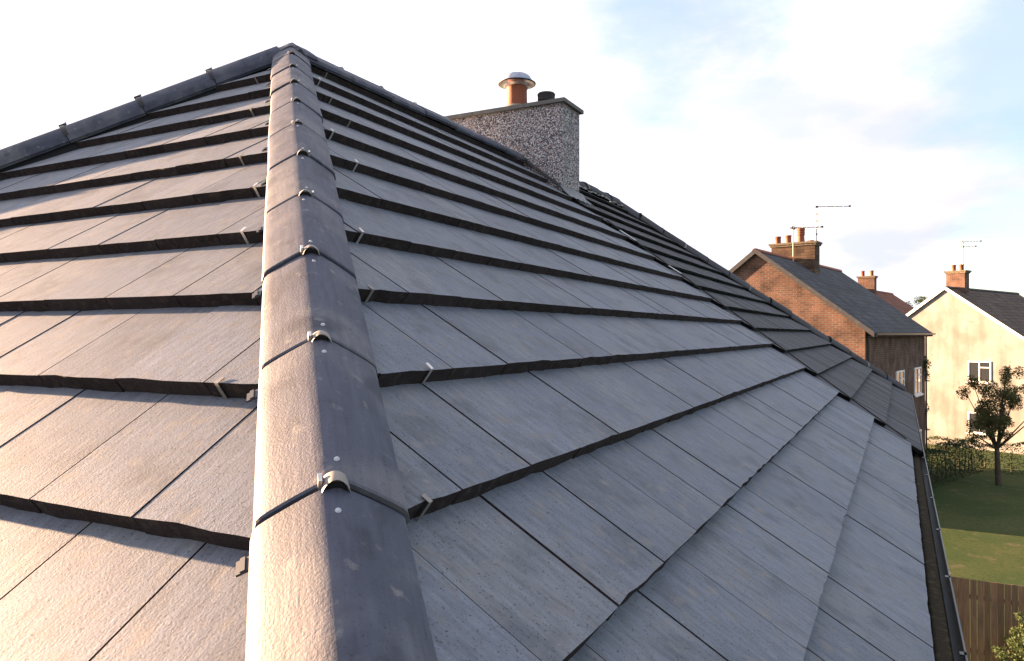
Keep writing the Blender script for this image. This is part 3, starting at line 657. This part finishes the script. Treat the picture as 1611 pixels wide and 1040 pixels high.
# ------------------------------------------------------------------ houses further off
def far_house(loc, yaw, L, Wd, eave, ridge, wallm, roofm, label, ridgem, chim=None, chimm=None, hip=False, wins=True, group=None, bargem=None):
    """x along the ridge from the near gable (x = 0), y across. yaw: direction of the ridge clockwise from +Y"""
    rz = pi / 2 - yaw
    h = empty('house', loc, rz, label, 'house', group); hw = Wd / 2
    mb = MB(); mb.box(0, L, -hw, hw, 0, eave)
    if not hip:
        mb.add([(0, -hw, eave), (0, hw, eave), (0, 0, ridge - .12), (L, -hw, eave), (L, hw, eave), (L, 0, ridge - .12)], [(0, 2, 1), (3, 4, 5)])
    mb.build('wall', wallm, h)
    o = .3; e2 = eave - o * (ridge - eave) / hw; hx = hw * .9 if hip else 0; ox = o if hip else .12
    mb = MB()
    A_ = [(-ox, -hw - o, e2), (L + ox, -hw - o, e2), (L + ox - (hx + o if hip else 0), 0, ridge), (-ox + (hx + o if hip else 0), 0, ridge), (-ox, hw + o, e2), (L + ox, hw + o, e2)]
    th = .12
    mb.add(A_, [(0, 1, 2, 3), (5, 4, 3, 2)])
    mb.add([(x, y, z - th) for x, y, z in A_], [(3, 2, 1, 0), (2, 3, 4, 5)])
    B_ = A_ + [(x, y, z - th) for x, y, z in A_]
    mb.add(B_, [(0, 6, 7, 1), (4, 5, 11, 10)] + ([(0, 3, 4), (1, 5, 2)] if hip else [(0, 3, 9, 6), (3, 4, 10, 9), (2, 1, 7, 8), (5, 2, 8, 11)]))
    roof = mb.build('roof', roofm, h)
    mb = MB(); n = int(L / .45)
    mb2 = angle_tile(L + 2 * ox - 2 * (hx + o if hip else 0), prof=half_prof(.12), lift=0)
    Hm = hip_frame(Vector(A_[3]) + Vector((0, 0, .05)), Vector(A_[2]) + Vector((0, 0, .05)))
    o_ = obj('ridge', mb2.mesh('ridge', [ridgem]), roof); o_.matrix_local = Hm
    if not hip:
        mb = MB()
        for sg in (-1, 1):
            a = Vector((-ox - .01, sg * (hw + o), e2 - .14)); b = Vector((-ox - .01, 0, ridge - .14)); mb.add([a, b, b + Vector((0, 0, .18)), a + Vector((0, 0, .18)), a + Vector((.03, 0, 0)), b + Vector((.03, 0, 0)), b + Vector((.03, 0, .18)), a + Vector((.03, 0, .18))], [(0, 1, 2, 3), (4, 7, 6, 5), (0, 4, 5, 1), (3, 2, 6, 7)])
        mb.build('bargeboard', bargem or M['white'], roof)
    for sg in (-1, 1):
        mb = MB(); mb.sweep([(0, 0), (.10, 0), (.11, .07), (.10, .07), (.09, .012), (0, .012)], Vector((-ox, sg * (hw + o), e2 - .07)), Vector((L + ox, sg * (hw + o), e2 - .07)), Vector((0, sg, 0)), UP, smooth=False); mb.build('gutter', M['gutter'], h)
    for xx in (.15, L - .15):
        mb = MB(); mb.tube((xx, -hw - .07, 0), (xx, -hw - .07, eave - .35), .035, n=8); mb.tube((xx, -hw - .07, eave - .35), (xx, -hw - o - .02, e2 - .1), .035, n=8); tag(mb.build('downpipe', M['gutter'], h))
    def window(M_, w, hh):
        fr = MB()
        for (x0, x1, z0, z1_) in ((-w / 2, w / 2, -hh / 2, -hh / 2 + .06), (-w / 2, w / 2, hh / 2 - .06, hh / 2), (-w / 2, -w / 2 + .06, -hh / 2 + .06, hh / 2 - .06), (w / 2 - .06, w / 2, -hh / 2 + .06, hh / 2 - .06), (-.03, .03, -hh / 2 + .06, hh / 2 - .06), (.03, w / 2 - .06, hh * .18, hh * .18 + .05)):
            fr.box(x0, x1, -.03, .04, z0, z1_)
        fr.box(-w / 2 - .08, w / 2 + .08, -.09, -.031, -hh / 2 - .07, -hh / 2)
        f = fr.build('window', M['white'], h); f.matrix_local = M_
        p = MB(); p.box(-w / 2 + .05, w / 2 - .05, -.006, .006, -hh / 2 + .05, hh / 2 - .05); p.build('pane', M['glass'], f)
    if wins:
        for z in (1.4, 4.1):
            n = max(2, int(L / 3.2))
            for i in range(n):
                xx = L * (i + .5) / n
                window(Matrix.Translation((xx, -hw - .012, z)), 1.5, 1.15)
            for yy in (-hw * .45, hw * .45):
                window(Matrix.Translation((-.012, yy, z)) @ Matrix.Rotation(-pi / 2, 4, 'Z'), 1.1, 1.1)
    if chim:
        for (cxm, cym, lx, ly, zt, pots) in chim:
            mb = MB(); mb.box(cxm - lx / 2, cxm + lx / 2, cym - ly / 2, cym + ly / 2, eave, zt); s_ = mb.build('chimney_stack', chimm or wallm, h)
            mb = MB(); mb.box(cxm - lx / 2 - .05, cxm + lx / 2 + .05, cym - ly / 2 - .05, cym + ly / 2 + .05, zt, zt + .07); mb.box(cxm - lx / 2 - .09, cxm + lx / 2 + .09, cym - ly / 2 - .09, cym + ly / 2 + .09, zt + .071, zt + .15)
            mb.build('chimney_cap', M['mortar_dark'], s_)
            for (dy, hgt, rr, fancy) in pots:
                mb = MB()
                if fancy: mb.lathe([(rr * 1.05, 0), (rr * .92, .10), (rr * .86, .24), (rr * .86, .30), (rr * 1.0, .32), (rr, .36), (rr * .94, .37), (rr * .94, .40), (rr * 1.0, .41), (rr, .45), (rr * .94, .46), (rr * .94, .49), (rr * 1.02, .50), (rr * 1.02, hgt), (rr * .8, hgt), (rr * .8, hgt - .1)], 20)
                else: mb.lathe([(rr, 0), (rr * .95, .05), (rr * .93, hgt - .05), (rr * 1.05, hgt - .04), (rr * 1.05, hgt), (rr * .8, hgt), (rr * .8, hgt - .1)], 18)
                mb.build('chimney_pot', M['terracotta'], s_, (cxm, cym + dy, zt + .15))
    return h
M['mortar_dark'] = mat('weathered_cap_stone', (0.17, 0.14, 0.10), 0.95, 0.1, noise=[(8, (0.10, 0.085, 0.065), 0.45, 0.7, 5)], bump=(30, 0.006))

Y2 = radians(38); dR2 = Vector((sin(Y2), cos(Y2), 0)); dE2 = Vector((-cos(Y2), sin(Y2), 0))
RG2 = CZ + 3.0
zt2 = CZ + 3.53
far_house((8.74, 26.6, 0), Y2, 11.0, 7.2, RG2 - 2.75, RG2, M['brick'], M['roof_slate'],
          'brick house with four terracotta chimney pots and tall aerials, past the dark old roof', M['terracotta'],
          chim=[(4.30 + .32, .06, .64, 1.72, zt2, [(.70, .32, .125, False), (.28, .34, .125, False), (-.22, .60, .155, True), (-.62, .07, .11, False)])], chimm=M['buff'], bargem=M['old_tile'])
def P2(x, y, z): return Vector((8.74, 26.6, 0)) + dR2 * x + dE2 * y + UP * z

def aerial(loc, mast_h, booms, label, mastm=None, group=None, r=.02, rings=()):
    a = empty('television_aerial', loc, 0, label, 'aerial', group)
    mb = MB(); mb.tube((0, 0, 0), (0, 0, mast_h), r, n=8); mb.build('mast', mastm or M['steel_mast'], a)
    for z in rings:
        mb = MB(); mb.tube((0, 0, z - .03), (0, 0, z + .03), r * 1.9, n=8); mb.build('joint_ring', M['aerial_dark'], a)
    for (z, ang, L, n, el, back, vert) in booms:
        d = Vector((cos(ang), sin(ang), .04)).normalized(); s_ = Vector((-sin(ang), cos(ang), 0))
        if vert: s_ = Vector((0, 0, 1))
        mb = MB(); p0 = Vector((0, 0, z)) - d * back; mb.tube(p0, p0 + d * L, .016, n=6); b = mb.build('boom', M['aerial_dark'] if vert else M['steel_mast'], a)
        mb = MB(); mb.box(-.05, .05, -.03, .03, z - .04, z + .04); mb.build('clamp', M['aerial_dark'], a)
        mb = MB(); mb.box(-.04, .04, -.03, .03, -.035, .035); mb.build('end_cap', M['aerial_dark'], b, tuple(p0 + d * L))
        for i in range(n):
            c = p0 + d * (L * (i + .3) / n); mb = MB(); e_ = el * (1 - .35 * i / n); mb.tube(c - s_ * e_ / 2, c + s_ * e_ / 2, .011, n=5, caps=False); mb.build('element', M['steel_mast'], b)
    return a
v = P2(4.62 + .2, -.72, zt2 + .15)
aerial(v, 1.45, [(1.43, .10, 1.45, 4, .12, .05, True)], 'tall thin aerial with one long boom, on the right end of the brick chimney', r=.017, rings=(.33, .60, .86, 1.14))
v = P2(3.9, .0, RG2 + .02)
v = Vector((11.04, 29.2, RG2 - .45))
aerial(v, 1.62, [(1.60, -.02, 1.18, 7, .26, .05, False), (1.62, 1.15, .55, 4, .28, .02, False)], 'pale mast with a low flat boom, in front of the brick chimney pots', mastm=mat('sunlit_mast', (0.6, 0.42, 0.3), 0.5))  # warm sunlit tone is put into this mast's base colour

far_house((23.6, 40.5, 0), radians(52), 10.5, 7.4, CZ - .2, CZ + 2.55, M['render'], M['roof_brown'], 'cream house with brown roof, behind the fence at the right edge', M['old_tile'],
          chim=[(1.6, 0, .6, .95, CZ + 3.35, [(-.2, .35, .12, False), (.2, .35, .12, False)])], chimm=M['brick'], hip=False)
aerial((25.52, 42.1, CZ + 3.48), 1.76, [(1.72, -.05, 1.05, 6, .30, .06, False), (1.44, -.08, .80, 5, .3, .10, False)], 'small double-boom aerial near the right edge of the view', r=.03)
far_house((22.5, 50.0, 0), radians(40), 12, 7.5, CZ + .4, CZ + 3.2, M['buff'], M['roof_red'], 'sandstone house with red tiled roof, farther back behind the brick house', M['terracotta'], chim=[(5, 0, .6, 1.1, CZ + 4.0, [(-.3, .4, .13, False), (.3, .4, .13, False)])], chimm=M['brick'])
far_house((36.0, 58.0, 0), radians(50), 13, 7.5, CZ - 1.0, CZ + 1.7, M['brick'], M['roof_slate'], 'low brick house with slate roof, beyond the cream house', M['terracotta'], chim=[(3, 0, .6, 1.1, CZ + 2.5, [(-.3, .4, .13, False), (.3, .4, .13, False)])])
far_house((46.0, 84.0, 0), radians(-50), 14, 8, CZ - 1.4, CZ + 1.5, M['render'], M['roof_red'], 'distant cream house with red hipped roof', M['terracotta'], hip=True)
far_house((26.0, 88.0, 0), radians(50), 14, 8, CZ - 1.2, CZ + 1.6, M['brick'], M['roof_brown'], 'distant brick house with brown hipped roof', M['old_tile'], hip=True)

# ------------------------------------------------------------------ trees and shrubs
def crown_mesh(seed, R, H, n, leaf, m):
    """leaf clumps gathered on uneven boughs; some gaps stay open"""
    r = random.Random(seed * 7 + 3); mb = MB(); cl = []
    for i in range(9):                                # boughs
        a = 2 * pi * i / 9 + r.uniform(-.5, .5); u = r.uniform(-.75, .95); q = (1 - u * u) ** .5; k = r.uniform(.45, 1.0)
        c = Vector((R * q * cos(a) * k, R * q * sin(a) * k, H * .5 * u * r.uniform(.6, 1.0)))
        for j in range(7):
            d = Vector((r.gauss(0, 1), r.gauss(0, 1), r.gauss(0, .7))) * R * .21
            cl.append((c + d, r.uniform(.07, .20) * R))
    for i in range(8): cl.append((Vector((r.gauss(0, .25) * R, r.gauss(0, .25) * R, r.uniform(-.3, .3) * H)), .24 * R))
    wts = [q[1] ** 2 for q in cl]
    for i in range(n):
        c, rad = r.choices(cl, wts)[0]
        d = Vector((r.gauss(0, 1), r.gauss(0, 1), r.gauss(0, 1))).normalized() * rad * r.random() ** .45
        p = c + d; a = Vector((r.gauss(0, 1), r.gauss(0, 1), r.gauss(-.2, .6))).normalized(); b = a.cross(Vector((r.gauss(0, 1), r.gauss(0, 1), r.gauss(0, 1)))).normalized(); s = leaf * r.uniform(.5, 1.4)
        mb.add([p - a * s, p + b * s * .5, p + a * s, p - b * s * .5], [(0, 1, 2, 3)])
    return mb.mesh('crown', m), cl
crowns = {}
def tree(x, y, h, R, kind, label, group=None):
    t = empty('tree', (x, y, 0), rnd.uniform(0, 6), label, 'tree', group)
    if kind not in crowns:
        crowns[kind] = crown_mesh(kind, 1.0, 1.9, 20000, .025, M[('leaf_a', 'leaf_b', 'leaf_c')[kind % 3]])
    me, cl = crowns[kind]
    th = h * .34; ch = h - th
    c = obj('crown', me, t, (0, 0, th + ch * .5)); c.scale = (R, R, ch / 1.9)
    mb = MB(); mb.tube((0, 0, -.05), (.05, 0, th), R * .085, R * .06, n=10)
    for q, rad in cl[:63:3]: mb.tube((.05, 0, th * .92), Vector((q.x * R, q.y * R, th + ch * .5 + q.z * ch / 1.9)), R * .03, R * .006, n=5, caps=False)
    mb.build('trunk', M['bark'], t)
tl = [(16.5, 33.5, 6.6, 1.9, 0, 'green tree left of the cream house'), (19.6, 30.0, 4.6, 1.4, 2, 'small olive tree in the garden beyond the fence'), (31.5, 47.0, 7.4, 2.4, 1, 'dark tree at the right edge behind the cream house'),
      (20.0, 62.0, 8.0, 2.8, 0, 'broad green tree among the distant roofs'), (35.5, 66.0, 8.6, 3.0, 1, 'broad dark tree between the two distant hipped houses'), (14.0, 70.0, 8.0, 2.7, 2, 'olive tree behind the sandstone house')]
for a in tl: tree(*a)
for i in range(14):
    a = radians(14 + 26 * i / 13 + rnd.uniform(-.6, .6)); d = rnd.uniform(105, 150); tree(d * sin(a), d * cos(a), rnd.uniform(7.0, 9.6), rnd.uniform(3, 4.6), i % 3, 'one of the distant trees in the line along the skyline', 'distant trees along the skyline')
def shrub(x, y, h, R, kind, label):
    t = empty('shrub', (x, y, 0), rnd.uniform(0, 6), label, 'shrub')
    if kind not in crowns: crowns[kind] = crown_mesh(kind, 1.0, 1.9, 20000, .025, M[('leaf_a', 'leaf_b', 'leaf_c')[kind % 3]])
    c = obj('foliage', crowns[kind][0], t, (0, 0, h * .5)); c.scale = (R, R, h / 1.9)

# ------------------------------------------------------------------ gardens at the right
def fence(p, q, label, h=1.75, bay=1.83):
    p = Vector(p); q = Vector(q); d = (q - p); L = d.length; d.normalize(); f = empty('fence', p, atan2(d.y, d.x), label, 'fence')
    n = int(L / bay); mbp = MB(); mbp.box(-.05, .05, -.05, .05, 0, h + .06); pm = mbp.mesh('post', M['paving'])
    mb = MB(); mb.box(0, .094, -.008, .008, .18, h); bm = mb.mesh('board', M['wood']); mb = MB(); mb.box(.05, bay - .05, -.022, .022, 0.01, .17); gm = mb.mesh('gravel_board', M['paving'])
    mb = MB(); mb.box(.05, bay - .05, .009, .045, 0, .08); rm = mb.mesh('rail', M['wood'])
    nb_ = int((bay - .1) / .097)
    for i in range(n + 1):
        obj('post', pm, f, (i * bay, 0, 0))
        if i == n: break
        obj('gravel_board', gm, f, (i * bay, 0, 0)); obj('rail', rm, f, (i * bay, 0, .45)); obj('rail', rm, f, (i * bay, 0, h - .35))
        for j in range(nb_):
            o = obj('board', bm, f, (i * bay + .055 + j * (bay - .11) / nb_, rnd.uniform(-.002, .002), rnd.uniform(-.006, .006))); o.rotation_euler = (0, rnd.gauss(0, .003), 0)
w0 = wl(11.9, -4.2); w1 = wl(11.9, -13.5); fence(w0, w1, 'timber board fence across the bottom of the gardens')
w0 = wl(3.3, -8.6); w1 = wl(11.7, -8.6); fence(w0, w1, 'timber board fence running between the two gardens')
# patio of slabs beside the house
pt = empty('patio', wl(0, 0), RZ, 'pale slab patio below the eaves at the bottom right', 'patio')
mb = MB(); mb.box(-.29, .29, -.29, .29, 0, .045); pm = mb.mesh('slab', M['paving'])
for i in range(17):
    for j in range(6):
        o = obj('slab', pm, pt, (1.6 + i * .6, -PE - .35 - j * .6, .004 + rnd.uniform(0, .004))); o.rotation_euler = (rnd.gauss(0, .004), rnd.gauss(0, .004), rnd.gauss(0, .004))
for i, (x, y, h, R) in enumerate(((11.2, -5.5, 1.5, .8), (11.1, -7.2, 1.1, .7), (8.5, -8.0, 1.3, .65), (9.9, -9.3, 1.4, .8), (7.0, -8.05, .9, .6))):
    v = wl(x, y); shrub(v.x, v.y, h, R, i % 3, ['tall round green shrub in the corner by the fence', 'dark low shrub against the bottom fence', 'olive shrub along the dividing fence', 'green shrub on the far side of the dividing fence', 'small dark shrub along the dividing fence'][i])
pa = empty('garden_path', wl(0, 0), RZ, 'row of stepping slabs crossing the lawn towards the bottom fence', 'path')
for i in range(17):
    o = obj('slab', pm, pa, (3.6 + i * .68, -7.0 - .35 * sin(i * .35), -.012 + rnd.uniform(0, .008))); o.rotation_euler = (0, 0, rnd.gauss(0, .05))
# shed of boards with a felt roof
v = wl(9.6, -11.2); sh = empty('garden_shed', v, RZ, 'brown timber garden shed in the next garden', 'shed')
mb = MB(); mb.box(-1.2, 1.2, -.9, .9, 0, 1.85); mb.build('wall', M['wood'], sh)
mb = MB(); mb.box(-1.235, -1.2, 0, .095, 0, .0, 0)
mb = MB(); mb.box(-.02, 0, -.9, .9, 0, .118); bm = mb.mesh('board', M['wood'])
for j in range(15): obj('board', bm, sh, (-1.2, 0, .03 + j * .121)).rotation_euler = (0, .08, 0)
for sg in (-1, 1):
    mb = MB(); mb.add([(-1.35, 0, 2.25), (1.35, 0, 2.25), (1.35, sg * 1.05, 1.80), (-1.35, sg * 1.05, 1.80), (-1.35, 0, 2.29), (1.35, 0, 2.29), (1.35, sg * 1.05, 1.84), (-1.35, sg * 1.05, 1.84)], [(0, 1, 2, 3), (7, 6, 5, 4), (0, 3, 7, 4), (1, 5, 6, 2), (3, 2, 6, 7)]); mb.build('roof', M['road'], sh)
mb = MB(); mb.add([(-1.21, -.9, 1.84), (-1.21, .9, 1.84), (-1.21, 0, 2.22)], [(0, 1, 2)]); mb.build('gable', M['wood'], sh)
# grass tufts on the near lawn
r_ = random.Random(77); mb = MB()
for i in range(16000):
    v = wl(r_.uniform(3.5, 30), -PE - 4.2 - 14 * r_.random()); h_ = r_.uniform(.03, .09); a = r_.uniform(0, pi); dx_, dy_ = .012 * cos(a), .012 * sin(a)
    mb.add([(v.x - dx_, v.y - dy_, 0), (v.x + dx_, v.y + dy_, 0), (v.x + r_.gauss(0, .03), v.y + r_.gauss(0, .03), h_)], [(0, 1, 2)])
tag(mb.build('grass', M['leaf_a']), 'rough grass growing over the back gardens', 'grass', kind='stuff')
def hedge(p, q, h, w, label):
    p = Vector(p); q = Vector(q); L = (q - p).length; e = empty('hedge', p, atan2((q - p).y, (q - p).x), label, 'hedge'); mb = MB(); r = random.Random(int(L * 10))
    for i in range(int(L * 900)):
        x = r.uniform(0, L); hh = h * (1 + .07 * sin(x * 2.1) + .05 * sin(x * 5.3)); c = Vector((x, r.choice((-1, 1)) * w * .5 * (1 + r.gauss(0, .1)), r.uniform(0, hh))) if r.random() < .7 else Vector((x, r.uniform(-w, w) * .5, hh + r.gauss(0, .03)))
        a = Vector((r.gauss(0, 1), r.gauss(0, 1), r.gauss(0, 1))).normalized(); b = a.cross(Vector((r.gauss(0, 1), r.gauss(0, 1), r.gauss(0, 1)))).normalized(); s_ = r.uniform(.02, .05)
        mb.add([c - a * s_, c + b * s_ * .6, c + a * s_, c - b * s_ * .6], [(0, 1, 2, 3)])
    mb.build('foliage', M['leaf_b'], e)
    mb = MB()
    for i in range(int(L / .5)): mb.tube((.25 + i * .5, 0, 0), (.25 + i * .5 + r.uniform(-.1, .1), r.uniform(-.1, .1), h * .85), .03, .012, n=5)
    tag(mb.build('stems', M['bark'], e), kind='stuff')
hedge((13.5, 27.2, 0), (21.0, 33.6, 0), 1.35, .7, 'clipped dark hedge in front of the brick house')
hedge((19.3, 34.6, 0), (24.2, 31.4, 0), 1.2, .7, 'low hedge under the gable of the cream house')
# a road beyond the gardens
def strip(name, c, d, L, w, z, m, kind='structure'):
    d = Vector(d).normalized(); s = Vector((-d.y, d.x, 0)); c = Vector(c); mb = MB()
    mb.add([c - d * L - s * w + UP * z, c + d * L - s * w + UP * z, c + d * L + s * w + UP * z, c - d * L + s * w + UP * z], [(0, 1, 2, 3)]); tag(mb.build(name, m), kind=kind)
rc = Vector((17, 24.5, 0)) + dR2 * 0
